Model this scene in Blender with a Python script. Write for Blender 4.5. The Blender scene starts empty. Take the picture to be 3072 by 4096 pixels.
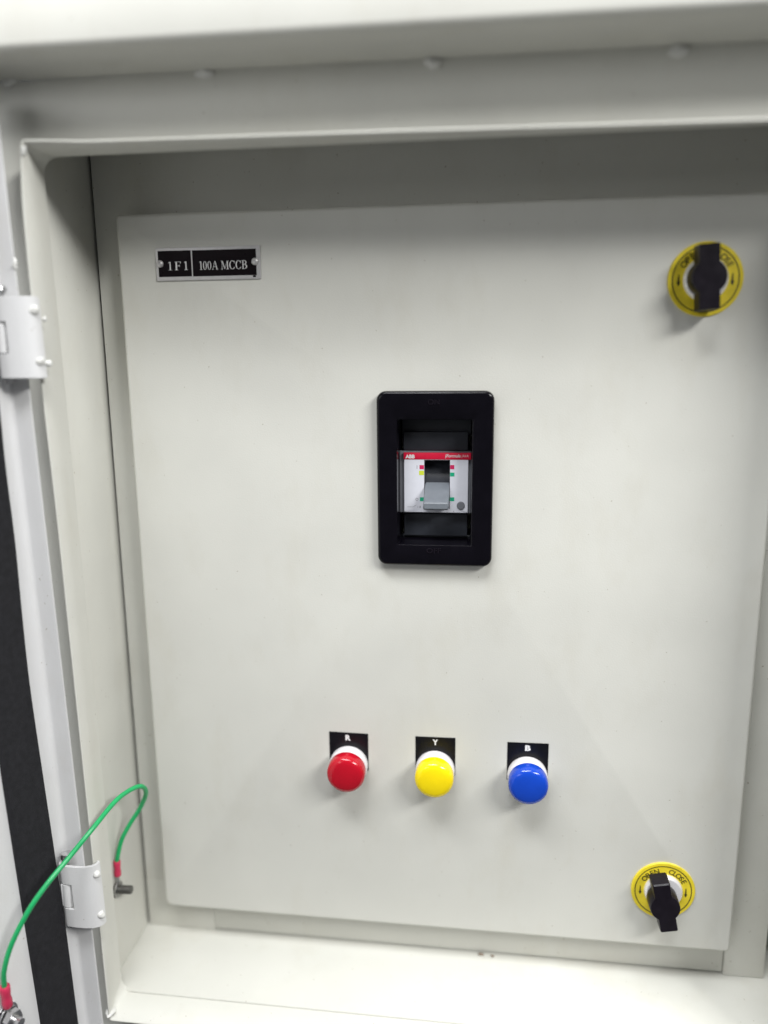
import bpy, bmesh, math, random
from mathutils import Matrix, Vector
random.seed(4)
S = 0.001                      # everything below is written in millimetres
scene = bpy.context.scene
COL = scene.collection

# ------------------------------------------------------------------ camera
cam = bpy.data.cameras.new('camera')
cam.sensor_fit = 'HORIZONTAL'; cam.sensor_width = 36.0; cam.lens = 35.588
cam.clip_start = 0.01; cam.clip_end = 50.0
cam_o = bpy.data.objects.new('camera', cam); COL.objects.link(cam_o)
right = Vector((0.992185, 0.124457, -0.008875)); down = Vector((0.015423, -0.192914, -0.981094)); fwd = Vector((-0.123816, 0.973291, -0.193326))
m = Matrix.Identity(4)
for i in range(3):
    m[i][0] = right[i]; m[i][1] = -down[i]; m[i][2] = -fwd[i]
m[0][3], m[1][3], m[2][3] = 0.2546855, -0.5307128, 0.4436556
cam_o.matrix_world = m
scene.camera = cam_o
cam.dof.use_dof = True; cam.dof.focus_distance = 0.545; cam.dof.aperture_fstop = 2.1

# ------------------------------------------------------------------ world, lamps, exposure
world = bpy.data.worlds.new('World'); scene.world = world; world.use_nodes = True
bg = world.node_tree.nodes['Background']
bg.inputs[0].default_value = (0.92, 0.95, 1.0, 1); bg.inputs[1].default_value = 0.10

def lamp(name, loc, target, sx, sy, power, col):
    l = bpy.data.lights.new(name, 'AREA'); l.shape = 'RECTANGLE'; l.size = sx; l.size_y = sy
    l.energy = power; l.color = col
    o = bpy.data.objects.new(name, l); COL.objects.link(o)
    o.location = loc
    o.rotation_euler = (Vector(target) - Vector(loc)).to_track_quat('-Z', 'Y').to_euler()
    return o
AIM = Vector((0.22, 0.0, 0.28))
def aimed_lamp(ax, el, dist, sx, sy, power, col):
    d = Vector((ax, -1.0, el)).normalized()
    return lamp('ceiling_or_fill_lamp', AIM + d * dist, AIM, sx, sy, power, col)
aimed_lamp(0.15, 2.2, 2.4, 0.9, 0.40, 21, (0.98, 0.99, 1.0))
aimed_lamp(1.14, 1.06, 2.4, 1.1, 0.32, 42, (1.0, 0.995, 0.97))
aimed_lamp(-0.62, 2.1, 2.4, 1.5, 0.36, 42, (0.98, 0.99, 1.0))
aimed_lamp(-0.9, 0.40, 2.4, 1.5, 0.6, 10, (0.98, 0.99, 1.0))  # low fill light added from the left to lift front plate and door

vs = scene.view_settings
vs.view_transform = 'Standard'; vs.look = 'None'; vs.gamma = 1.0; vs.exposure = 0.28; vs.use_curve_mapping = False

# ------------------------------------------------------------------ materials
def mat(name, col, rough=0.5, metal=0.0, var=0.0, vscale=40, bump=0.0, bscale=600, spec=0.5, coat=0.0):
    mt = bpy.data.materials.new(name); mt.use_nodes = True
    nt = mt.node_tree; b = nt.nodes['Principled BSDF']
    b.inputs['Base Color'].default_value = (*col, 1); b.inputs['Roughness'].default_value = rough
    b.inputs['Metallic'].default_value = metal; b.inputs['Specular IOR Level'].default_value = spec
    if coat: b.inputs['Coat Weight'].default_value = coat; b.inputs['Coat Roughness'].default_value = 0.12
    tc = nt.nodes.new('ShaderNodeTexCoord')
    if var:
        n = nt.nodes.new('ShaderNodeTexNoise'); n.inputs['Scale'].default_value = vscale; n.inputs['Detail'].default_value = 5
        nt.links.new(tc.outputs['Object'], n.inputs['Vector'])
        r = nt.nodes.new('ShaderNodeValToRGB')
        r.color_ramp.elements[0].position = 0.3; r.color_ramp.elements[1].position = 0.72
        r.color_ramp.elements[0].color = (*[c * (1 - var) for c in col], 1)
        r.color_ramp.elements[1].color = (*[min(1, c * (1 + var)) for c in col], 1)
        nt.links.new(n.outputs['Fac'], r.inputs['Fac']); nt.links.new(r.outputs['Color'], b.inputs['Base Color'])
        mr = nt.nodes.new('ShaderNodeMapRange')
        mr.inputs['To Min'].default_value = max(0.02, rough - 0.08); mr.inputs['To Max'].default_value = min(1, rough + 0.1)
        nt.links.new(n.outputs['Fac'], mr.inputs['Value']); nt.links.new(mr.outputs['Result'], b.inputs['Roughness'])
    if bump:
        n2 = nt.nodes.new('ShaderNodeTexNoise'); n2.inputs['Scale'].default_value = bscale; n2.inputs['Detail'].default_value = 3
        nt.links.new(tc.outputs['Object'], n2.inputs['Vector'])
        bp = nt.nodes.new('ShaderNodeBump'); bp.inputs['Strength'].default_value = bump; bp.inputs['Distance'].default_value = 0.0006
        nt.links.new(n2.outputs['Fac'], bp.inputs['Height']); nt.links.new(bp.outputs['Normal'], b.inputs['Normal'])
    return mt
M = dict(
    paint=mat('grey_powder_paint', (0.609, 0.607, 0.562), 0.48, var=0.025, vscale=18, bump=0.16, bscale=900),
    door=mat('brighter_lit_grey_paint', (0.67, 0.67, 0.675), 0.45, var=0.025, vscale=22, bump=0.16, bscale=900),  # same grey paint, its whiter light put into a lighter, cooler colour
    weld=mat('painted_weld', (0.66, 0.66, 0.635), 0.35, var=0.05, vscale=300, bump=0.5, bscale=700),
    gasket=mat('black_foam_gasket', (0.018, 0.018, 0.021), 0.85, var=0.25, vscale=260, bump=0.8, bscale=1500, spec=0.25),
    black=mat('black_moulded_plastic', (0.003, 0.0025, 0.0045), 0.16, var=0.15, vscale=120, bump=0.03, bscale=1400, spec=0.25),
    knob=mat('black_lock_plastic', (0.007, 0.005, 0.009), 0.34, var=0.2, vscale=150, bump=0.08, bscale=1200, spec=0.25),
    plate_black=mat('black_engraved_laminate', (0.004, 0.0015, 0.003), 0.3, var=0.1, vscale=200, spec=0.08),
    label_black=mat('black_legend_sticker', (0.005, 0.005, 0.007), 0.32, var=0.1, vscale=200, spec=0.28),
    alu=mat('dull_aluminium', (0.58, 0.57, 0.57), 0.42, metal=0.6, var=0.06, vscale=200),
    steel=mat('zinc_steel', (0.62, 0.62, 0.63), 0.28, metal=1.0, var=0.08, vscale=300),
    chrome=mat('chrome_ring', (0.86, 0.85, 0.87), 0.24, metal=0.3, var=0.03, vscale=300),
    dull_steel=mat('dull_bolt_steel', (0.17, 0.17, 0.16), 0.45, metal=0.8, var=0.15, vscale=400, bump=0.2, bscale=2000),
    yellow_disc=mat('yellow_lock_disc', (0.80, 0.64, 0.03), 0.38, var=0.10, vscale=160),
    print_black=mat('black_print', (0.025, 0.020, 0.006), 0.5),
    print_white=mat('white_print', (0.72, 0.72, 0.72), 0.5, var=0.08, vscale=900),
    print_grey=mat('grey_print', (0.12, 0.12, 0.13), 0.5),
    lamp_white=mat('white_lamp_collar', (0.70, 0.68, 0.69), 0.35, var=0.02, vscale=150),
    red=mat('red_lamp_lens', (0.43, 0.004, 0.016), 0.16, var=0.05, vscale=90, spec=0.55),
    yellow=mat('yellow_lamp_lens', (0.86, 0.66, 0.004), 0.16, var=0.04, vscale=90, spec=0.55),
    blue=mat('blue_lamp_lens', (0.006, 0.055, 0.46), 0.16, var=0.05, vscale=90, spec=0.55),
    body_grey=mat('dark_grey_breaker_body', (0.027, 0.030, 0.038), 0.36, var=0.1, vscale=150, bump=0.08, bscale=1500),
    mid_grey=mat('grey_breaker_step', (0.17, 0.175, 0.195), 0.45, var=0.06, vscale=150),
    toggle=mat('grey_toggle', (0.135, 0.15, 0.17), 0.38, var=0.05, vscale=200, bump=0.08, bscale=1500),
    face=mat('breaker_face_white', (0.66, 0.67, 0.73), 0.4, var=0.02, vscale=200),
    red_band=mat('red_band', (0.66, 0.008, 0.045), 0.4, var=0.03, vscale=200),
    flag_red=mat('red_flag_print', (0.56, 0.015, 0.10), 0.45),
    flag_yellow=mat('yellow_green_flag_print', (0.56, 0.64, 0.04), 0.45),
    flag_green=mat('green_flag_print', (0.01, 0.38, 0.20), 0.45),
    crumb=mat('paint_crumb', (0.22, 0.17, 0.13), 0.8, var=0.4, vscale=900),
    wire=mat('green_wire_sleeve', (0.012, 0.36, 0.115), 0.35, var=0.08, vscale=120, spec=0.5),
    crimp=mat('red_crimp_sleeve', (0.56, 0.030, 0.09), 0.42, var=0.06, vscale=300),
)

def weather(mt, ripple=0.35):
    nt = mt.node_tree; b = nt.nodes['Principled BSDF']; tc = [n for n in nt.nodes if n.type == 'TEX_COORD'][0]
    lk = nt.links
    old = b.inputs['Base Color'].links[0].from_socket
    # sparse dust specks
    n = nt.nodes.new('ShaderNodeTexNoise'); n.inputs['Scale'].default_value = 420; n.inputs['Detail'].default_value = 1
    lk.new(tc.outputs['Object'], n.inputs['Vector'])
    r = nt.nodes.new('ShaderNodeValToRGB'); r.color_ramp.elements[0].position = 0.765; r.color_ramp.elements[1].position = 0.80
    r.color_ramp.elements[0].color = (1, 1, 1, 1); r.color_ramp.elements[1].color = (0.62, 0.58, 0.52, 1)
    lk.new(n.outputs['Fac'], r.inputs['Fac'])
    # broad hand smudges, streaked
    mp = nt.nodes.new('ShaderNodeMapping'); mp.inputs['Scale'].default_value = (1.0, 1.0, 0.45); mp.inputs['Rotation'].default_value = (0, 0.35, 0)
    lk.new(tc.outputs['Object'], mp.inputs['Vector'])
    n3 = nt.nodes.new('ShaderNodeTexNoise'); n3.inputs['Scale'].default_value = 26; n3.inputs['Detail'].default_value = 6; n3.inputs['Roughness'].default_value = 0.62
    lk.new(mp.outputs['Vector'], n3.inputs['Vector'])
    r3 = nt.nodes.new('ShaderNodeValToRGB'); r3.color_ramp.elements[0].position = 0.52; r3.color_ramp.elements[1].position = 0.74
    r3.color_ramp.elements[0].color = (1, 1, 1, 1); r3.color_ramp.elements[1].color = (0.955, 0.945, 0.925, 1)
    lk.new(n3.outputs['Fac'], r3.inputs['Fac'])
    m1 = nt.nodes.new('ShaderNodeMixRGB'); m1.blend_type = 'MULTIPLY'; m1.inputs['Fac'].default_value = 1
    lk.new(old, m1.inputs['Color1']); lk.new(r.outputs['Color'], m1.inputs['Color2'])
    m2 = nt.nodes.new('ShaderNodeMixRGB'); m2.blend_type = 'MULTIPLY'; m2.inputs['Fac'].default_value = 1
    lk.new(m1.outputs['Color'], m2.inputs['Color1']); lk.new(r3.outputs['Color'], m2.inputs['Color2'])
    lk.new(m2.outputs['Color'], b.inputs['Base Color'])
    # slow ripple of the sheet under the orange-peel
    n4 = nt.nodes.new('ShaderNodeTexNoise'); n4.inputs['Scale'].default_value = 9; n4.inputs['Detail'].default_value = 1
    lk.new(tc.outputs['Object'], n4.inputs['Vector'])
    bp = nt.nodes.new('ShaderNodeBump'); bp.inputs['Strength'].default_value = ripple; bp.inputs['Distance'].default_value = 0.006
    lk.new(n4.outputs['Fac'], bp.inputs['Height'])
    fine = [x for x in nt.nodes if x.type == 'BUMP' and x != bp][0]
    lk.new(bp.outputs['Normal'], fine.inputs['Normal'])
weather(M['paint']); weather(M['door'], 0.25)

# ------------------------------------------------------------------ helpers
def things(name, loc, label, cat, group=None):
    o = bpy.data.objects.new(name, None); COL.objects.link(o)
    o.location = Vector(loc) * S; o['label'] = label; o['category'] = cat; o['kind'] = 'thing'
    o.empty_display_size = 0.02
    if group: o['group'] = group
    return o

def base(o):                       # world offset (mm) of the thing a part belongs to
    while o.parent: o = o.parent
    return o.location / S

def finish(name, bm, material, parent, angle=38, label=None, normals=True):
    if normals: bmesh.ops.recalc_face_normals(bm, faces=bm.faces)
    off = base(parent) if parent else Vector((0, 0, 0))
    for v in bm.verts: v.co = (v.co - off) * S
    me = bpy.data.meshes.new(name); bm.to_mesh(me); bm.free()
    for p in me.polygons: p.use_smooth = True
    me.set_sharp_from_angle(angle=math.radians(angle))
    me.materials.append(M[material])
    o = bpy.data.objects.new(name, me); COL.objects.link(o)
    if parent: o.parent = parent
    if label: o['label'] = label
    return o

def box(bm, x0, x1, y0, y1, z0, z1, bev=0.0, seg=2):
    r = bmesh.ops.create_cube(bm, size=1.0)
    vs_ = r['verts']
    for v in vs_:
        v.co = Vector(((x0 + x1) / 2 + v.co.x * (x1 - x0), (y0 + y1) / 2 + v.co.y * (y1 - y0), (z0 + z1) / 2 + v.co.z * (z1 - z0)))
    if bev:
        es = list({e for v in vs_ for e in v.link_edges})
        bmesh.ops.bevel(bm, geom=es, offset=bev, segments=seg, profile=0.5, affect='EDGES')
    return bm

def part_box(name, b, material, parent, bev=0.4, label=None, seg=2):
    bm = bmesh.new(); box(bm, *b, bev=bev, seg=seg); return finish(name, bm, material, parent, label=label)

def rr(x0, x1, z0, z1, r, n=5, m_=0):
    """rounded rectangle in x,z, counter-clockwise; m_ extra points along each side"""
    pts = []
    R = r if isinstance(r, (list, tuple)) else (r, r, r, r)
    cs = [(x0 + R[0], z0 + R[0], 180, R[0]), (x1 - R[1], z0 + R[1], 270, R[1]), (x1 - R[2], z1 - R[2], 0, R[2]), (x0 + R[3], z1 - R[3], 90, R[3])]
    arcs = [[(cx + q * math.cos(math.radians(a + 90 * k / n)), cz + q * math.sin(math.radians(a + 90 * k / n))) for k in range(n + 1)] for cx, cz, a, q in cs]
    for i in range(4):
        pts += arcs[i]
        a, b = arcs[i][-1], arcs[(i + 1) % 4][0]
        for k in range(1, m_ + 1):
            t = k / (m_ + 1); pts.append((a[0] + (b[0] - a[0]) * t, a[1] + (b[1] - a[1]) * t))
    return pts

def loft(bm, loops, cap0=False, cap1=False, closed=False):
    vl = [[bm.verts.new(p) for p in L] for L in loops]
    n = len(vl[0])
    seq = list(zip(vl, vl[1:])) + ([(vl[-1], vl[0])] if closed else [])
    for a, b in seq:
        for i in range(n):
            j = (i + 1) % n
            bm.faces.new((a[i], a[j], b[j], b[i]))
    if cap0: bm.faces.new(vl[0])
    if cap1: bm.faces.new(vl[-1])
    return vl

def rr3(x0, x1, z0, z1, r, y, n=5, m_=0): return [(x, y, z) for x, z in rr(x0, x1, z0, z1, r, n, m_)]

def slab(bm, x0, x1, z0, z1, r, yb, yf, ed, n=6):
    """flat-backed plate facing -y with rounded corners and a rolled front edge"""
    L = [rr3(x0, x1, z0, z1, r, yb, n)]
    for k in range(5):
        a = math.radians(90 * k / 4)
        ins = ed * (1 - math.cos(a)); L.append(rr3(x0 + ins, x1 - ins, z0 + ins, z1 - ins, max(0.05, r - ins), yf + ed - ed * math.sin(a), n))
    loft(bm, L, cap0=True, cap1=True)

def circ(cx, cz, r, y, n=40): return [(cx + r * math.cos(2 * math.pi * k / n), y, cz + r * math.sin(2 * math.pi * k / n)) for k in range(n)]

def turned(bm, cx, cz, prof, n=40, cap0=True, cap1=True):
    """lathe about the y axis: prof = [(r, y), ...]"""
    loft(bm, [circ(cx, cz, r, y, n) for r, y in prof], cap0, cap1)

def cyl(bm, p0, p1, r0, r1=None, n=20, caps=True):
    p0, p1 = Vector(p0), Vector(p1); r1 = r0 if r1 is None else r1
    d = (p1 - p0).normalized(); u = d.orthogonal().normalized(); w = d.cross(u)
    f = lambda c, r: [c + r * (math.cos(2 * math.pi * k / n) * u + math.sin(2 * math.pi * k / n) * w) for k in range(n)]
    loft(bm, [f(p0, r0), f(p1, r1)], caps, caps)

def catmull(P, k=10):
    P = [Vector(p) for p in P]; P = [2 * P[0] - P[1]] + P + [2 * P[-1] - P[-2]]
    out = []
    for i in range(1, len(P) - 2):
        a, b, c, d = P[i - 1:i + 3]
        for j in range(k):
            t = j / k
            out.append(0.5 * ((2 * b) + (c - a) * t + (2 * a - 5 * b + 4 * c - d) * t * t + (3 * b - a - 3 * c + d) * t ** 3))
    out.append(P[-2]); return out

def tube(bm, pts, r, n=14):
    L = []; u = None
    for i, p in enumerate(pts):
        t = (pts[min(i + 1, len(pts) - 1)] - pts[max(i - 1, 0)]).normalized()
        u = t.orthogonal().normalized() if u is None else (u - t * u.dot(t)).normalized()
        w = t.cross(u)
        L.append([p + r * (math.cos(2 * math.pi * k / n) * u + math.sin(2 * math.pi * k / n) * w) for k in range(n)])
    loft(bm, L, True, True)

def blob(bm, c, rx, ry, rz, rough=0.25, sub=2):
    r = bmesh.ops.create_icosphere(bm, subdivisions=sub, radius=1.0)
    ph = [random.uniform(0, 6.28) for _ in range(3)]
    for v in r['verts']:
        k = 1 + rough * math.sin(3 * v.co.x + ph[0]) * math.cos(2.5 * v.co.z + ph[1]) + 0.5 * rough * math.sin(5 * v.co.y + ph[2])
        v.co = Vector((c[0] + rx * v.co.x * k, c[1] + ry * v.co.y * k, c[2] + rz * v.co.z * k))

def interp(t, T, V):
    if t <= T[0]: return V[0]
    for a, b, c, d in zip(T, T[1:], V, V[1:]):
        if t <= b: return c + (d - c) * (t - a) / (b - a)
    return V[-1]

def sinterp(t, T, V, h=14): return sum(interp(t + k * h / 3, T, V) for k in (-3, -2, -1, 0, 1, 2, 3)) / 7

def glyph_mesh(txt, size=1.0, extrude=0.0, offset=0.0, shear=0.0):
    c = bpy.data.curves.new('lettering', 'FONT'); c.body = txt; c.size = size; c.extrude = extrude; c.offset = offset; c.shear = shear
    c.align_x = 'LEFT'; c.resolution_u = 4
    o = bpy.data.objects.new('lettering', c); COL.objects.link(o)
    dg = bpy.context.evaluated_depsgraph_get(); dg.update()
    me = bpy.data.meshes.new_from_object(o.evaluated_get(dg))
    bm = bmesh.new(); bm.from_mesh(me)
    bpy.data.objects.remove(o); bpy.data.curves.remove(c); bpy.data.meshes.remove(me)
    return bm

def text_part(txt, x0, x1, z0, z1, y, material, parent, ext=0.0, offset=0.0, shear=0.0, name='lettering'):
    bm = glyph_mesh(txt, 1.0, 0.0, offset, shear)
    xs = [v.co.x for v in bm.verts]; zs = [v.co.y for v in bm.verts]
    ax, az = min(xs), min(zs); sx = (x1 - x0) / (max(xs) - ax); sz = (z1 - z0) / (max(zs) - az)
    for v in bm.verts: v.co = Vector((x0 + (v.co.x - ax) * sx, y, z0 + (v.co.y - az) * sz))
    if ext:
        r = bmesh.ops.extrude_face_region(bm, geom=bm.faces[:])
        for v in [g for g in r['geom'] if isinstance(g, bmesh.types.BMVert)]: v.co.y -= ext
    return finish(name, bm, material, parent)

def polys_part(name, polys, y, material, parent, step=0.008):
    """flat print: convex polygons in x,z laid a hair above each other"""
    bm = bmesh.new()
    for i, P in enumerate(polys):
        f = bm.faces.new([bm.verts.new((x, y - i * step, z)) for x, z in P])
        f.normal_update()
        if f.normal.y > 0: f.normal_flip()
    return finish(name, bm, material, parent, normals=False)

def rect(x0, x1, z0, z1): return [(x0, z0), (x1, z0), (x1, z1), (x0, z1)]

# ------------------------------------------------------------------ enclosure
enc = things('electrical_enclosure', (225, 0, -36), 'light grey painted steel enclosure with overhanging hood around the recessed inner door', 'enclosure')

LZ = [-43, -23, 197, 341, 488, 546, 570, 576]; LXf = [-16.5, -16.7, -19.1, -20.6, -24.0, -23.8, -21.2, -20.3]
BZ = [-43, 186, 336, 550, 576]; LXb = [-18, -18.9, -20.5, -22.3, -22.3]
TX = [-20, -6, 11.5, 80, 198, 318, 405, 474]; TZf = [575.4, 575.2, 573.4, 572.5, 571.2, 569.3, 568.3, 567.5]
def lip_loop(y, grow, r, front):
    out = []
    for x, z in rr(-20 - grow, 474 + grow, -41 - grow, 572 + grow, r, 5, 40):
        s = (x + 20) / 494; t = (z + 41) / 613
        dx = (sinterp(z, LZ, LXf) if front else interp(z, BZ, LXb)) + 20
        dz = (sinterp(x, TX, TZf) if front else 572.6) - 572
        db = -2.4 if front else 3.0
        out.append((x + dx * max(0, 1 - s), y, z + dz * max(0, t) + db * max(0, 1 - t)))
    return out
bm = bmesh.new()
loft(bm, [lip_loop(-48.2, 1.9, 11, False), lip_loop(-69.6, 1.9, 2.6, True), lip_loop(-70.4, 1.3, 2.2, True), lip_loop(-70.5, 0.7, 1.8, True), lip_loop(-69.8, 0.0, 1.4, True), lip_loop(-58, 0, 6, False), lip_loop(-47, 0, 10, False), lip_loop(-46, 1.9, 11, False)])
lip = finish('rain_lip', bm, 'paint', enc, angle=50, label='folded rain lip standing proud around the enclosure opening')
for c, rx, ry, rz in [((-17.5, -67, -40), 4, 5, 2.2), ((-25, -44, -35.5), 4, 7, 1.6), ((-20.8, -70, 571), 1.5, 1.5, 3)]:
    bm = bmesh.new(); blob(bm, c, rx, ry, rz); finish('weld_bead', bm, 'weld', lip)

bm = bmesh.new()
outer = lambda y: [(x, y, z) for x, z in rr(-86, 542, -100, 617, 1, 5, 40)]
loft(bm, [outer(-46.4), outer(-48.0), lip_loop(-48.0, 1.9, 11, False), lip_loop(-46.4, 1.9, 11, False)], closed=True)
finish('front_plate', bm, 'paint', enc)
part_box('side_wall', (-29, -27, -46.3, 210, -36, 600), 'paint', enc, 0.2)
part_box('side_wall', (497, 499, -46.3, 210, -36, 600), 'paint', enc, 0.2)
part_box('floor_plate', (-29, 499, -50, 210, -38.2, -36.2), 'paint', enc, 0.7)
part_box('ceiling_plate', (-29, 499, -46.3, 210, 600.2, 602), 'paint', enc, 0.2)
part_box('back_plate', (-29, 499, 210.2, 212, -38, 602), 'paint', enc, 0.2)
part_box('outer_side', (-86, -84.2, -46.2, 260, -100, 617), 'paint', enc, 0.2)
part_box('outer_side', (540.2, 542, -46.2, 260, -100, 617), 'paint', enc, 0.2)

for c, r_ in [((262, 17.6, -35.4), 1.2), ((271.5, 17.0, -35.5), 1.0)]:
    bm = bmesh.new(); blob(bm, c, r_ * 1.6, r_, r_, 0.4, 2); finish('paint_crumb', bm, 'crumb', enc)
# frame that the inner door shuts against
bm = bmesh.new(); box(bm, -24.6, 22, 20, 21.8, 8.2, 599, bev=0); finish('frame_stile', bm, 'paint', enc)
bm = bmesh.new(); box(bm, -24.8, 33.9, 20.0, 21.8, -36.1, 8.1, bev=0.15); finish('frame_corner', bm, 'paint', enc)
bm = bmesh.new(); box(bm, 34, 452, 20.3, 22, -34.5, 20, bev=0.15); finish('frame_rail', bm, 'paint', enc)
bm = bmesh.new(); box(bm, 22.02, 452, 20.0, 21.8, 500, 599, bev=0); finish('frame_rail', bm, 'paint', enc)
bm = bmesh.new(); box(bm, 452.6, 483, 18.3, 44, -36, 598, bev=0.8); finish('frame_post', bm, 'paint', enc)

# hood over the opening
bm = bmesh.new()
prof = [(-48.3, 615.4), (-90.5, 615.0), (-93.0, 615.4), (-94.2, 616.4), (-94.8, 618.5), (-95.4, 664), (-93, 668), (260, 700), (260, 698.4), (-91.5, 666), (-93.6, 663), (-93.0, 619), (-92.4, 617.4), (-90.5, 616.8), (-48.3, 617.1)]
loft(bm, [[(-150, y, z + 2.6) for y, z in prof], [(620, y, z - 1.0) for y, z in prof]], True, True)
hood = finish('hood', bm, 'paint', enc, angle=50, label='overhanging hood with bright front edge above the opening')
for x, z in [(-38.5, 617.0), (86.6, 615.8), (224.3, 613.9), (361, 612.4), (492, 611.5)]:
    bm = bmesh.new(); blob(bm, (x, -48.6, z), 5.4, 2.8, 3.4, 0.2, 3); finish('weld_tack', bm, 'weld', hood)

# hinges
def hinge(ox, zc, beads):
    sec = [(-19.5, -71.5), (-22.4, -73), (-23.2, -76), (-22.2, -78.6), (-19.5, -80.2), (-13.5, -80.6), (-6, -80.6), (-1, -80.0), (3, -78.2), (5.3, -75.4), (5.8, -72.4), (4.2, -70.9)]
    zl = [-25, -9.6, 9.6, 25]
    bm = bmesh.new()
    G = [[bm.verts.new((ox + x - 0.02 * dz, y, zc + dz)) for x, y in sec] for dz in zl]
    for k in range(3):
        for i in range(len(sec) - 1):
            if k == 1 and i < 5: continue
            bm.faces.new((G[k][i], G[k][i + 1], G[k + 1][i + 1], G[k + 1][i]))
    bmesh.ops.recalc_face_normals(bm, faces=bm.faces)
    bmesh.ops.solidify(bm, geom=bm.faces[:], thickness=1.8)
    bmesh.ops.bevel(bm, geom=[e for e in bm.edges if e.is_manifold and e.calc_face_angle(0) > 1.0], offset=0.5, segments=2, affect='EDGES')
    h = finish('hinge', bm, 'door', enc, angle=45, label='white welded hinge plate with knuckle slot')
    bm = bmesh.new(); cyl(bm, (ox - 18.6, -75.8, zc - 9), (ox - 18.6, -75.8, zc + 9), 4.4, n=24); box(bm, ox - 22.5, ox - 15.4, -79.4, -77.6, zc - 8.9, zc + 8.9, bev=0.5)
    finish('knuckle', bm, 'door', h)
    bm = bmesh.new(); cyl(bm, (ox - 18.2, -75.4, zc - 28), (ox - 18.2, -75.4, zc + 28), 2.3, n=18)
    loftp = [(2.6, 27.5), (3.9, 28.2), (4.0, 30.4), (3.2, 31.8), (1.2, 32.4)]
    loft(bm, [[(ox - 18.2 + r * math.cos(2 * math.pi * k / 20), -75.4 + r * math.sin(2 * math.pi * k / 20), zc + z) for k in range(20)] for r, z in loftp], True, True)
    finish('hinge_pin', bm, 'steel', h)
    for x, y, z, a, b, c in beads:
        bm = bmesh.new(); blob(bm, (ox + x, y, zc + z), a, b, c, 0.14, 3); finish('weld_bead', bm, 'weld', h)
hinge(-24.0, 460.6, [(3.6, -76.2, 16.5, 3.4, 2.4, 3.2), (7.0, -71, 11.5, 1.5, 1.6, 1.8), (4.2, -76.0, -14.5, 3.2, 2.4, 2.7), (7.4, -71.6, -15.8, 2.6, 2.2, 2.2)])
hinge(-17.6, 68.0, [(3.8, -76.2, 17, 3.4, 2.4, 3.0), (4.4, -76, -16, 3.3, 2.4, 3.2)])

# earth bolt on the left wall
bm = bmesh.new(); cyl(bm, (-27, -28, 35), (-24.6, -28, 35), 6.2, n=6); cyl(bm, (-24.6, -28, 35), (-13.5, -28, 35.6), 3.0, n=18)
for k in range(9):
    cyl(bm, (-23.5 + k * 1.1, -28, 35.05 + k * 0.06), (-23.0 + k * 1.1, -28, 35.08 + k * 0.06), 3.25, n=18)
finish('earth_bolt', bm, 'dull_steel', enc, label='dull steel earth bolt on the left inner wall')

# ------------------------------------------------------------------ outer door, swung open to the left
TH = math.radians(108)
D = Vector((math.cos(TH), -math.sin(TH), 0)); EV = Vector((math.sin(TH), math.cos(TH), 0)); B0 = Vector((-39.02, -65.06, 0))
def dp(u, w, z): return B0 + D * u + EV * w + Vector((-0.0195 * z, 0, z))
dr = things('enclosure_door', dp(0, 0, -75), 'open outer enclosure door at the left edge with black gasket on its inside', 'door')
def dloft(bm, sec, zs, caps=True): loft(bm, [[dp(u, w, z) for u, w in sec] for z in zs], caps, caps)
T = 1.6
sec = [(T, 16), (T, 3.4), (T + 0.5, 2.0), (T + 1.6, 0.8), (T + 3.2, 0.2), (5.5, 0), (518, 0), (518, 16), (518 + T, 16), (518 + T, -T), (3.0, -T), (1.2, -1.1), (0.3, 0.2), (0, 2.2), (0, 16), (0.25, 16.5), (T - 0.25, 16.5)]
bm = bmesh.new(); dloft(bm, sec, [-75 + k * 34 for k in range(21)]); finish('door_panel', bm, 'door', dr, angle=50)
for z0, z1 in ((-75.2, -73.6), (605.2, 606.8)):
    bm = bmesh.new(); dloft(bm, [(3, 0.2), (516, 0.2), (516, 15), (3, 15)], [z0, z1]); finish('door_flange', bm, 'door', dr)
GZ = [-80, -43, 41, 202, 238, 287, 323, 342, 377, 420, 520, 610]; GU = [11.3, 11.5, 12.0, 16.2, 16.9, 15.7, 14.4, 14.0, 14.8, 13.2, 12.5, 12.5]
GZ2 = [-80, -17, 64, 201, 610]; GU2 = [39.5, 40.1, 42.1, 44.9, 43]
bm = bmesh.new(); L = []
for k in range(60):
    z = -72 + 674 * k / 59
    a, b = sinterp(z, GZ, GU, 20), sinterp(z, GZ2, GU2, 30)
    L.append([dp(u, w, z) for u, w in [(a, 0.15), (a, 3.0), (a + 0.8, 4.2), (a + 2, 4.7), (b - 2, 4.7), (b - 0.8, 4.2), (b, 3.0), (b, 0.15)]])
loft(bm, L, True, True); finish('gasket', bm, 'gasket', dr, label='black foam sealing gasket strip')
bm = bmesh.new(); blob(bm, dp(0.9, 16.6, 505), 1.6, 1.4, 3.4, 0.3); finish('paint_drip', bm, 'weld', dr)
sp = lambda w, z=10.5, u=64.5: dp(u, w, z)
bm = bmesh.new(); cyl(bm, sp(0.1), sp(1.6), 8.5, n=28); cyl(bm, sp(4.6), sp(9.2), 6.4, n=6); cyl(bm, sp(9.2), sp(15), 3.0, n=18)
finish('earth_stud', bm, 'steel', dr, label='shiny earth stud with nut on the open door')

# ------------------------------------------------------------------ inner door
W, H = 450.0, 546.3
ind = things('inner_door', (225, 0, 0), 'large flat light grey inner door carrying the breaker and lamps', 'door')
bm = bmesh.new()
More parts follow.
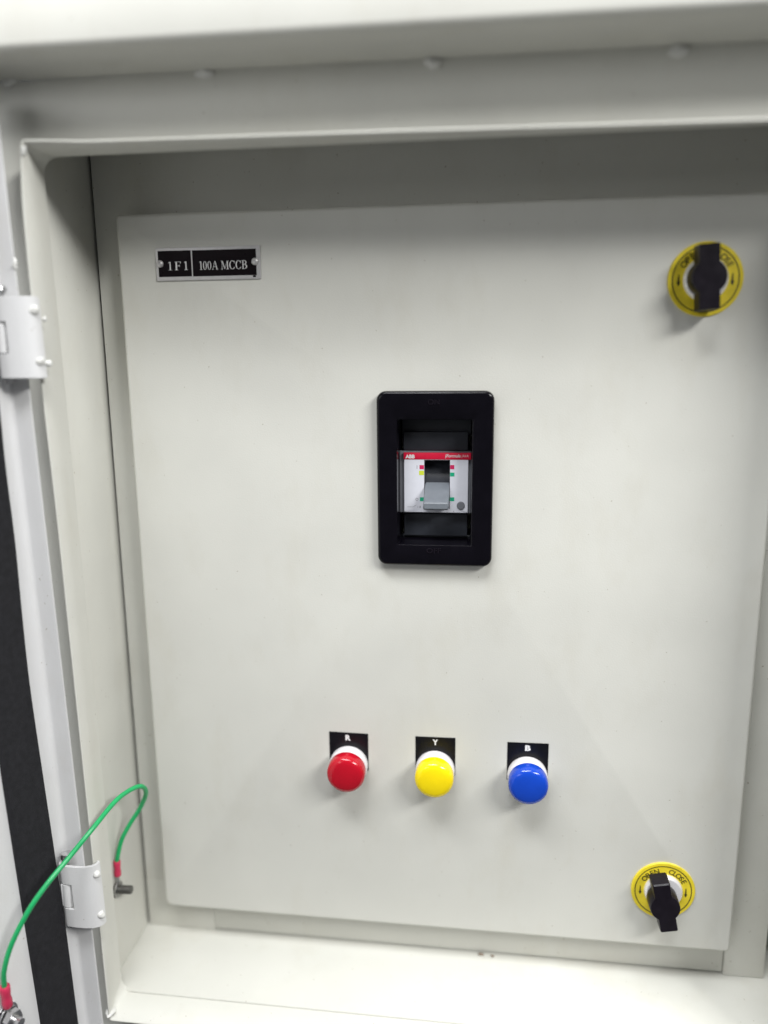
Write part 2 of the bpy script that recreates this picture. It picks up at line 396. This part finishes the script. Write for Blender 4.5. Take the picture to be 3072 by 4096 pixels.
# front skin with an opening for the breaker, rolled edges and returned sides
hx0, hx1, hz0, hz1 = 194.5, 252.8, 311.5, 408.5
def dl(y, ins, r): return rr3(ins, W - ins, ins, H - ins, (r, r * 0.5, r * 0.4, r * 0.4), y, 6)
LL = [dl(18, 0, 6.4)]
for k in range(6):
    a = math.radians(90 * k / 5); ins = 2.8 * (1 - math.cos(a)); LL.append(dl(2.8 - 2.8 * math.sin(a), ins, 6.4 - ins * 0.4))
LL += [rr3(hx0, hx1, hz0, hz1, 3, 0, 6), rr3(hx0, hx1, hz0, hz1, 3, 1.6, 6), dl(1.6, 3.4, 4.4), dl(18, 1.6, 5)]
loft(bm, LL, closed=True)
finish('door_panel', bm, 'paint', ind, angle=30)

# ------------------------------------------------------------------ nameplate
npl = things('nameplate', (65.7, 0, 512), 'black nameplate reading 1F1 100A MCCB with silver border', 'nameplate')
bm = bmesh.new(); slab(bm, 28.2, 103.4, 501.0, 523.1, 0.8, -0.05, -1.1, 0.3); finish('backing', bm, 'alu', npl)
polys_part('field', [rect(30.1, 54.1, 503.6, 521.0), rect(54.9, 100.5, 503.5, 520.9), rect(97.7, 99.8, 502.1, 503.4)], -1.16, 'plate_black', npl, step=0)

def ring_pts(cx, cz, rx0, rz0, rx1, rz1, a0, a1, n=14):
    P = []
    for k in range(n):
        t0, t1 = [math.radians(a0 + (a1 - a0) * (k + j) / n) for j in (0, 1)]
        P.append([(cx + rx0 * math.cos(t0), cz + rz0 * math.sin(t0)), (cx + rx0 * math.cos(t1), cz + rz0 * math.sin(t1)), (cx + rx1 * math.cos(t1), cz + rz1 * math.sin(t1)), (cx + rx1 * math.cos(t0), cz + rz1 * math.sin(t0))])
    return P
def quad(x0, z0, x1, z1, w): return [(x0, z0), (x0 + w, z0), (x1 + w, z1), (x1, z1)]
GL = {
 '1': (0.40, [rect(.15, .25, .03, 1), rect(.04, .36, 0, .04), [(.03, .86), (.15, .90), (.15, 1), (.11, .97)]]),
 'F': (0.58, [rect(.08, .20, .03, .97), rect(0, .30, 0, .04), rect(0, .54, .96, 1), rect(.2, .42, .49, .54), [(.50, .78), (.54, .76), (.54, .96), (.47, .96)], rect(.39, .43, .40, .63)]),
 '0': (0.48, ring_pts(.22, .5, .21, .51, .12, .47, 0, 360, 22)),
 'A': (0.72, [quad(.06, .03, .33, 1, .04), quad(.51, .03, .33, 1, .11)[:2] + [(.41, 1), (.33, 1)], rect(.17, .52, .33, .37), rect(0, .18, 0, .04), rect(.45, .70, 0, .04)]),
 'M': (0.90, [rect(.09, .13, .03, .97), rect(.68, .79, .03, .97), [(.09, .97), (.21, .97), (.45, .08), (.40, .02)], [(.40, .02), (.45, .08), (.72, .97), (.68, .97)], rect(0, .22, 0, .04), rect(.59, .88, 0, .04), rect(0, .15, .96, 1), rect(.72, .88, .96, 1)]),
 'C': (0.68, ring_pts(.35, .5, .34, .52, .22, .48, 42, 318, 20) + [rect(.57, .61, .66, .98), [(.55, .2), (.62, .26), (.62, .18), (.54, .1)]]),
 'B': (0.64, [rect(.08, .19, .03, .97), rect(0, .28, 0, .04), rect(0, .28, .96, 1), rect(.28, .30, .96, 1), rect(.28, .31, 0, .04), rect(.19, .30, .50, .54)] + ring_pts(.28, .755, .26, .245, .15, .205, -90, 90, 9) + ring_pts(.30, .27, .30, .27, .18, .23, -90, 90, 9)),
 ' ': (0.26, [])}
def serif(txt, x0, x1, z0, z1, y, material, parent, track=0.04):
    tot = sum(GL[c][0] + track for c in txt) - track
    k = (x1 - x0) / tot; h = z1 - z0; x = x0; out = []
    for c in txt:
        out += [[(x + px * k, z0 + pz * h) for px, pz in P] for P in GL[c][1]]
        x += (GL[c][0] + track) * k
    return polys_part('lettering', out, y, material, parent, step=0.0007)
serif('1F1', 37.0, 51.8, 508.0, 513.6, -1.22, 'print_white', npl, track=0.20)
serif('100A MCCB', 59.7, 94.2, 507.8, 513.4, -1.22, 'print_white', npl, track=0.03)
for x in (31.4, 99.6):
    bm = bmesh.new(); turned(bm, x, 512.4, [(2.5, -1.0), (2.5, -1.7), (2.2, -2.3), (1.5, -2.7), (0.9, -2.8), (0.8, -2.2)], 24); finish('rivet', bm, 'alu', npl)

# ------------------------------------------------------------------ breaker surround
bz = things('breaker_surround', (223.7, 0, 300.9), 'black rounded plastic surround framing the breaker, marked ON and OFF', 'breaker surround')
bm = bmesh.new()
X0, X1, Z0, Z1 = 183.2, 264.2, 300.9, 424.2
ox0, ox1, oz0, oz1 = 197.6, 249.4, 316.2, 404.6
LL = [rr3(X0, X1, Z0, Z1, 6.5, -0.1, 8), rr3(X0, X1, Z0, Z1, 6.5, -4.4, 8)]
for k in range(1, 5):
    a = math.radians(90 * k / 4); ins = 2.2 * (1 - math.cos(a)); LL.append(rr3(X0 + ins, X1 - ins, Z0 + ins, Z1 - ins, 6.5 - ins * 0.7, -4.4 - 2.6 * math.sin(a), 8))
LL += [rr3(ox0 - 0.8, ox1 + 0.8, oz0 - 0.8, oz1 + 0.8, 1.6, -7.0, 8), rr3(ox0 - 0.2, ox1 + 0.2, oz0 - 0.2, oz1 + 0.2, 1.2, -6.6, 8), rr3(ox0, ox1, oz0, oz1, 1.0, -5.8, 8), rr3(ox0 + 0.6, ox1 - 0.6, oz0 + 0.6, oz1 - 0.6, 0.8, 22, 8),
       rr3(ox0 - 1.2, ox1 + 1.2, oz0 - 1.2, oz1 + 1.2, 1, 22, 8), rr3(ox0 - 2, ox1 + 2, oz0 - 2, oz1 + 2, 2, -0.1, 8)]
loft(bm, LL, closed=True)
finish('surround_frame', bm, 'black', bz, angle=40)
text_part('ON', 219.0, 227.0, 415.0, 418.6, -7.0, 'knob', bz, ext=0.4, offset=0.012)
text_part('OFF', 218.2, 228.6, 310.3, 313.9, -7.0, 'knob', bz, ext=0.4, offset=0.012)

# ------------------------------------------------------------------ breaker
br = things('circuit_breaker', (223.7, 9, 312), 'grey circuit breaker with white face, red band and lowered toggle', 'circuit breaker')
sx0, sx1, sz0, sz1 = 215.4, 233.9, 339.6, 375.2
bm = bmesh.new(); slab(bm, 200.2, 246.6, 381.6, 394.8, 0.8, 40, 11.0, 0.6); finish('upper_body', bm, 'body_grey', br)
bm = bmesh.new(); slab(bm, 198.6, 248.6, 392, 412, 0.6, 40, 16.5, 0.6); finish('terminal_cover', bm, 'body_grey', br)
bm = bmesh.new(); slab(bm, 200.4, 246.6, 318.4, 335.0, 0.8, 40, 13.0, 0.6); finish('lower_body', bm, 'body_grey', br)
bm = bmesh.new(); slab(bm, 198.6, 248.6, 305, 318.2, 0.6, 40, 17.5, 0.6); finish('terminal_cover', bm, 'body_grey', br)
bm = bmesh.new()
o_ = lambda y, g: rr3(197.2 + g, 249.0 - g, 336.0 + g, 381.2 - g, 0.8, y, 4)
h_ = lambda y: rr3(sx0, sx1, sz0, sz1, 0.3, y, 4)
loft(bm, [o_(40, 0), o_(10.8, 0), o_(10.2, 0.5), h_(10.2), h_(40)], closed=True); finish('middle_body', bm, 'mid_grey', br)
bm = bmesh.new()
def fr(y, g): return rr3(200.9 + g, 246.9 - g, 336.8 + g, 375.25 + (0.0 if g == 0 else -g * 0.2), 0.7, y, 4)
loft(bm, [fr(10.15, 0), fr(8.3, 0), fr(8.0, 0.3), rr3(sx0, sx1, sz0, 375.1, 0.25, 8.0, 4), rr3(sx0, sx1, sz0, 375.1, 0.25, 10.15, 4)], closed=True)
fc = finish('face_plate', bm, 'face', br)
part_box('red_band', (200.7, 248.7, 7.8, 10.1, 375.4, 380.2), 'red_band', br, 0.3)
text_part('ABB', 202.0, 208.7, 376.1, 378.9, 7.74, 'print_white', br, offset=0.05)
text_part('|Formula', 230.4, 241.3, 376.3, 379.3, 7.74, 'print_white', br, offset=0.015, shear=0.2)
text_part('|A1A', 242.0, 246.8, 376.6, 379.0, 7.74, 'print_white', br, offset=0.0, shear=0.2)
yF = 7.94
polys_part('red_mark', [rect(212.1, 215.3, 368.3, 371.3), rect(234.0, 236.9, 368.5, 371.5)], yF, 'flag_red', fc, 0)
polys_part('yellow_mark', [rect(211.8, 215.3, 364.1, 367.3)], yF, 'flag_yellow', fc, 0)
polys_part('green_mark', [rect(212.4, 215.3, 345.1, 347.9), rect(234.0, 237.1, 345.4, 348.2), rect(234.0, 237.1, 363.3, 366.1)], yF, 'flag_green', fc, 0)
polys_part('on_symbol', [rect(210.15, 210.45, 368.6, 371.1)], yF, 'print_grey', fc)
polys_part('off_symbol', ring_pts(210.2, 346.4, 1.0, 1.0, 0.75, 0.75, 0, 360, 16), yF, 'print_grey', fc, 0.0005)
polys_part('switch_symbol', [[(203.4, 340.7), (207.4, 340.7), (207.4, 340.9), (203.4, 340.9)], [(207.4, 340.7), (209.7, 342.1), (209.7, 342.3), (207.4, 340.9)]], yF, 'print_grey', fc, 0.0005)
polys_part('rating_print', [rect(210.9, 211.1, 340.0, 341.6), [(211.9, 340.0), (212.2, 340.0), (213.2, 341.6), (212.9, 341.6)], [(212.9, 340.0), (213.2, 340.0), (212.2, 341.6), (211.9, 341.6)]], yF, 'print_grey', fc, 0.0005)
polys_part('tick_print', [[(236.5, 337.4), (236.8, 337.4), (237.1, 338.5), (236.8, 338.5)]], yF, 'print_grey', fc)
bm = bmesh.new(); turned(bm, 241.8, 342.4, [(2.85, 8.0), (2.85, 7.6), (2.6, 7.35)], 28); finish('test_button', bm, 'mid_grey', fc)
# toggle and its drum
bm = bmesh.new()
L = []
for x in (sx0 + 0.25, sx1 - 0.25):
    prof = [(40, 340.5), (30, 374.5), (22.0, 373.5), (18.6, 369.5), (15.4, 363.5), (13.2, 358.6), (13.0, 351.0), (14.5, 344.0), (20, 340.2)]
    L.append([(x, y, z) for y, z in prof])
loft(bm, L, True, True); finish('drum', bm, 'body_grey', br, angle=30)
bm = bmesh.new()
L = []
for x in (215.9, 216.6, 232.9, 233.6):
    g = 0.0 if x in (216.6, 232.9) else 0.6
    prof = [(14, 358.2 - g), (9.0, 357.4 - g), (3.0, 353.2 - g), (-5.2, 348.1 - g), (-7.2, 347.2 - g), (-7.9 + g, 346.3 - g), (-8.2 + g, 342.7 + g), (-7.2, 341.7 + g), (2.0, 341.9 + g), (14, 343.5 + g)]
    L.append([(x, y, z) for y, z in prof])
loft(bm, L, True, True); finish('toggle', bm, 'toggle', br, angle=32)

# ------------------------------------------------------------------ indicator lamps
def pilot(x, z, letter, colour, tilt, label):
    t = things('indicator_lamp', (x, 0, z), label, 'indicator lamp', 'row of three indicator lamps')
    bm = bmesh.new()
    a = [(x - 15.1, z - 5), (x + 15.1, z - 5), (x + 15.1, z + 25.8 - 30.2 * tilt * 0.5), (x - 15.1, z + 25.8 + 30.2 * tilt * 0.5)]
    loft(bm, [[(px, -0.03, pz) for px, pz in a], [(px, -0.35, pz) for px, pz in a]], True, True)
    lg = finish('legend_plate', bm, 'label_black', t, label='black legend plate lettered ' + letter)
    text_part(letter, x - 2.1 - (0.4 if letter == 'R' else 0), x + 2.0 - (0.4 if letter == 'R' else 0), z + 19.4, z + 23.9, -0.42, 'print_white', lg, offset=0.05)
    bm = bmesh.new(); turned(bm, x, z, [(14.7, -0.4), (14.8, -1.4), (14.8, -6.0), (14.6, -6.8), (13.6, -7.4), (13.4, -8.2)], 56); finish('collar', bm, 'lamp_white', t)
    bm = bmesh.new(); turned(bm, x, z, [(13.6, -8.3), (14.3, -8.8), (14.5, -10), (14.45, -15.4), (14.1, -17.0), (13.3, -18.3), (12.0, -19.2), (9.5, -19.9), (5, -20.4), (0.6, -20.5)], 56); finish('lens', bm, colour, t)
pilot(158.3, 139.6, 'R', 'red', 0.012, 'red indicator lamp below the black plate lettered R')
pilot(224.8, 139.6, 'Y', 'yellow', -0.010, 'yellow indicator lamp below the black plate lettered Y')
pilot(293.8, 138.9, 'B', 'blue', -0.012, 'blue indicator lamp below the black plate lettered B')

# ------------------------------------------------------------------ quarter-turn locks
def lock(x, z, turn, hx, hz, label):
    t = things('door_lock', (x, 0, z), label, 'lock', 'two yellow ringed quarter turn locks')
    bm = bmesh.new(); turned(bm, x, z, [(23.4, -0.05), (23.4, -0.9), (23.0, -1.3), (13.2, -1.35), (13.2, -0.05)], 64); dsc = finish('lock_disc', bm, 'yellow_disc', t)
    P = ring_pts(x, z, 20.9, 20.9, 20.2, 20.2, 0, 360, 72)
    for s in (-1, 1):
        cx_ = x + s * 16.6
        P += [[(cx_ - 0.5, z + 3.2), (cx_ + 0.1, z + 3.4), (cx_ + 0.5, z - 1.6), (cx_ - 0.7, z - 1.6)], [(cx_ - 1.3, z - 1.4), (cx_ + 1.1, z - 1.4), (cx_ + 0.2, z - 3.8), (cx_ - 0.4, z - 3.8)]]
    polys_part('disc_print', P, -1.40, 'print_black', dsc, 0.0004)
    bmt = bmesh.new()
    for word, a0, a1 in (('OPEN', 152, 103), ('CLOSE', 78, 26)):
        for i, ch in enumerate(word):
            g = glyph_mesh(ch, 5.6, 0.0, 0.10)
            xs = [v.co.x for v in g.verts]; c = (min(xs) + max(xs)) / 2
            ang = math.radians(a0 + (a1 - a0) * (i + 0.5) / len(word)); rot = ang - math.pi / 2
            tmp = bpy.data.meshes.new('tmp')
            for v in g.verts:
                lx, lz = v.co.x - c, v.co.y + 15.0
                v.co = Vector((x + lx * math.cos(rot) - lz * math.sin(rot), -1.41, z + lx * math.sin(rot) + lz * math.cos(rot)))
            g.to_mesh(tmp); g.free(); bmt.from_mesh(tmp); bpy.data.meshes.remove(tmp)
    finish('lettering', bmt, 'print_black', dsc)
    bm = bmesh.new(); turned(bm, x, z, [(14.0, -0.4), (14.1, -2.0), (13.6, -3.6), (12.6, -4.6), (10.6, -4.8)], 56); finish('lock_hub', bm, 'chrome', t)
    # handle outline: barrel with a bar through it
    hw, hl, rb = 6.4, 20.3, 11.0
    a = math.asin(hw / rb)
    out = []
    for k in range(13): 
        q = -math.pi / 2 + a + (math.pi - 2 * a) * k / 12; out.append((rb * math.cos(q), rb * math.sin(q)))
    out += [(hw, hl - 0.8), (hw - 0.8, hl), (-hw + 0.8, hl), (-hw, hl - 0.8)]
    for k in range(13):
        q = math.pi / 2 + a + (math.pi - 2 * a) * k / 12; out.append((rb * math.cos(q), rb * math.sin(q)))
    out += [(-hw, -hl + 0.8), (-hw + 0.8, -hl), (hw - 0.8, -hl), (hw, -hl + 0.8)]
    c_, s_ = math.cos(turn), math.sin(turn)
    f = lambda y, k: [(x + hx + k * (u * c_ - v * s_), y, z + hz + k * (u * s_ + v * c_)) for u, v in out]
    bm = bmesh.new(); loft(bm, [f(-5.0, 0.97), f(-6.0, 1.0), f(-17.6, 0.98), f(-18.5, 0.94)], True, True)
    hd = finish('handle', bm, 'knob', t, angle=30)
    bm = bmesh.new(); turned(bm, x - 1, z + hz / 2, [(9.0, -4.6), (9.0, -5.6)], 32); finish('handle_base', bm, 'knob', t)
lock(397.0, 494.3, math.radians(4), -2.0, 0.0, 'yellow ringed lock with black handle in the upper right corner, in shade')
lock(397.3, 50.0, math.radians(12), -2.0, -2.0, 'yellow ringed lock with black handle in the lower right corner')

# ------------------------------------------------------------------ earth wire
ew = things('earth_wire', (-26, -27, 48), 'thin green earth wire with red crimped ends looping over the lower hinge', 'wire')
wp = [(-24.6, -27, 52), (-24.2, -27, 60), (-20.6, -24, 76), (-14.1, -20, 88.9), (-6.0, -18, 101.5), (1.6, -22, 116.8), (3.0, -30, 127.6), (-0.2, -40, 131.3), (-5.2, -56, 131.1), (-11.0, -80, 124.1), (-20.6, -96, 112.2), (-28.9, -112, 102.1), (-36.5, -123.2, 89.9), (-45.8, -130.1, 70.3), (-51.4, -132.5, 52.5), (-53.6, -131.4, 40.5), (-54.3, -129.6, 30)]
bm = bmesh.new(); tube(bm, catmull(wp, 10), 1.75); finish('sleeve', bm, 'wire', ew)
def crimp(p0, p1, r):
    p0, p1 = Vector(p0), Vector(p1); d = p1 - p0
    bm = bmesh.new()
    ax = d.normalized(); u = ax.orthogonal().normalized(); w = ax.cross(u)
    L = []
    for t, k in ((0, .86), (.04, 1), (.3, .98), (.5, .84), (.7, .98), (.96, 1), (1, .86)):
        L.append([p0 + d * t + r * k * (math.cos(2 * math.pi * q / 18) * u + math.sin(2 * math.pi * q / 18) * w) for q in range(18)])
    loft(bm, L, True, True); finish('crimp_sleeve', bm, 'crimp', ew)
crimp((-24.3, -27, 59.8), (-24.4, -27.4, 46.8), 2.7)
crimp((-53.9, -131.0, 38.5), (-54.6, -129.2, 21.0), 3.4)
bm = bmesh.new(); cyl(bm, (-24.4, -27.4, 46.8), (-24.6, -27.8, 41), 1.5, n=12)
pa = [(-23.9, -28 + 6.2 * math.cos(2 * math.pi * k / 28), 35.2 + 6.2 * math.sin(2 * math.pi * k / 28)) for k in range(28)]
pb = [(-23.9, -28 + 3.3 * math.cos(2 * math.pi * k / 28), 35.2 + 3.3 * math.sin(2 * math.pi * k / 28)) for k in range(28)]
sh = lambda P: [(x - 1.0, y, z) for x, y, z in P]
loft(bm, [pa, pb, sh(pb), sh(pa)], closed=True); finish('ring_lug', bm, 'steel', ew)
bm = bmesh.new(); cyl(bm, (-54.6, -129.2, 21.0), tuple(sp(3.4, 16.5)), 2.0, n=12)
def rl(r, w): return [dp(64.5 + r * math.cos(2 * math.pi * k / 28), w, 10.5 + r * math.sin(2 * math.pi * k / 28)) for k in range(28)]
loft(bm, [rl(7.2, 3.8), rl(3.3, 3.8), rl(3.3, 2.6), rl(7.2, 2.6)], closed=True); finish('ring_lug', bm, 'steel', ew)
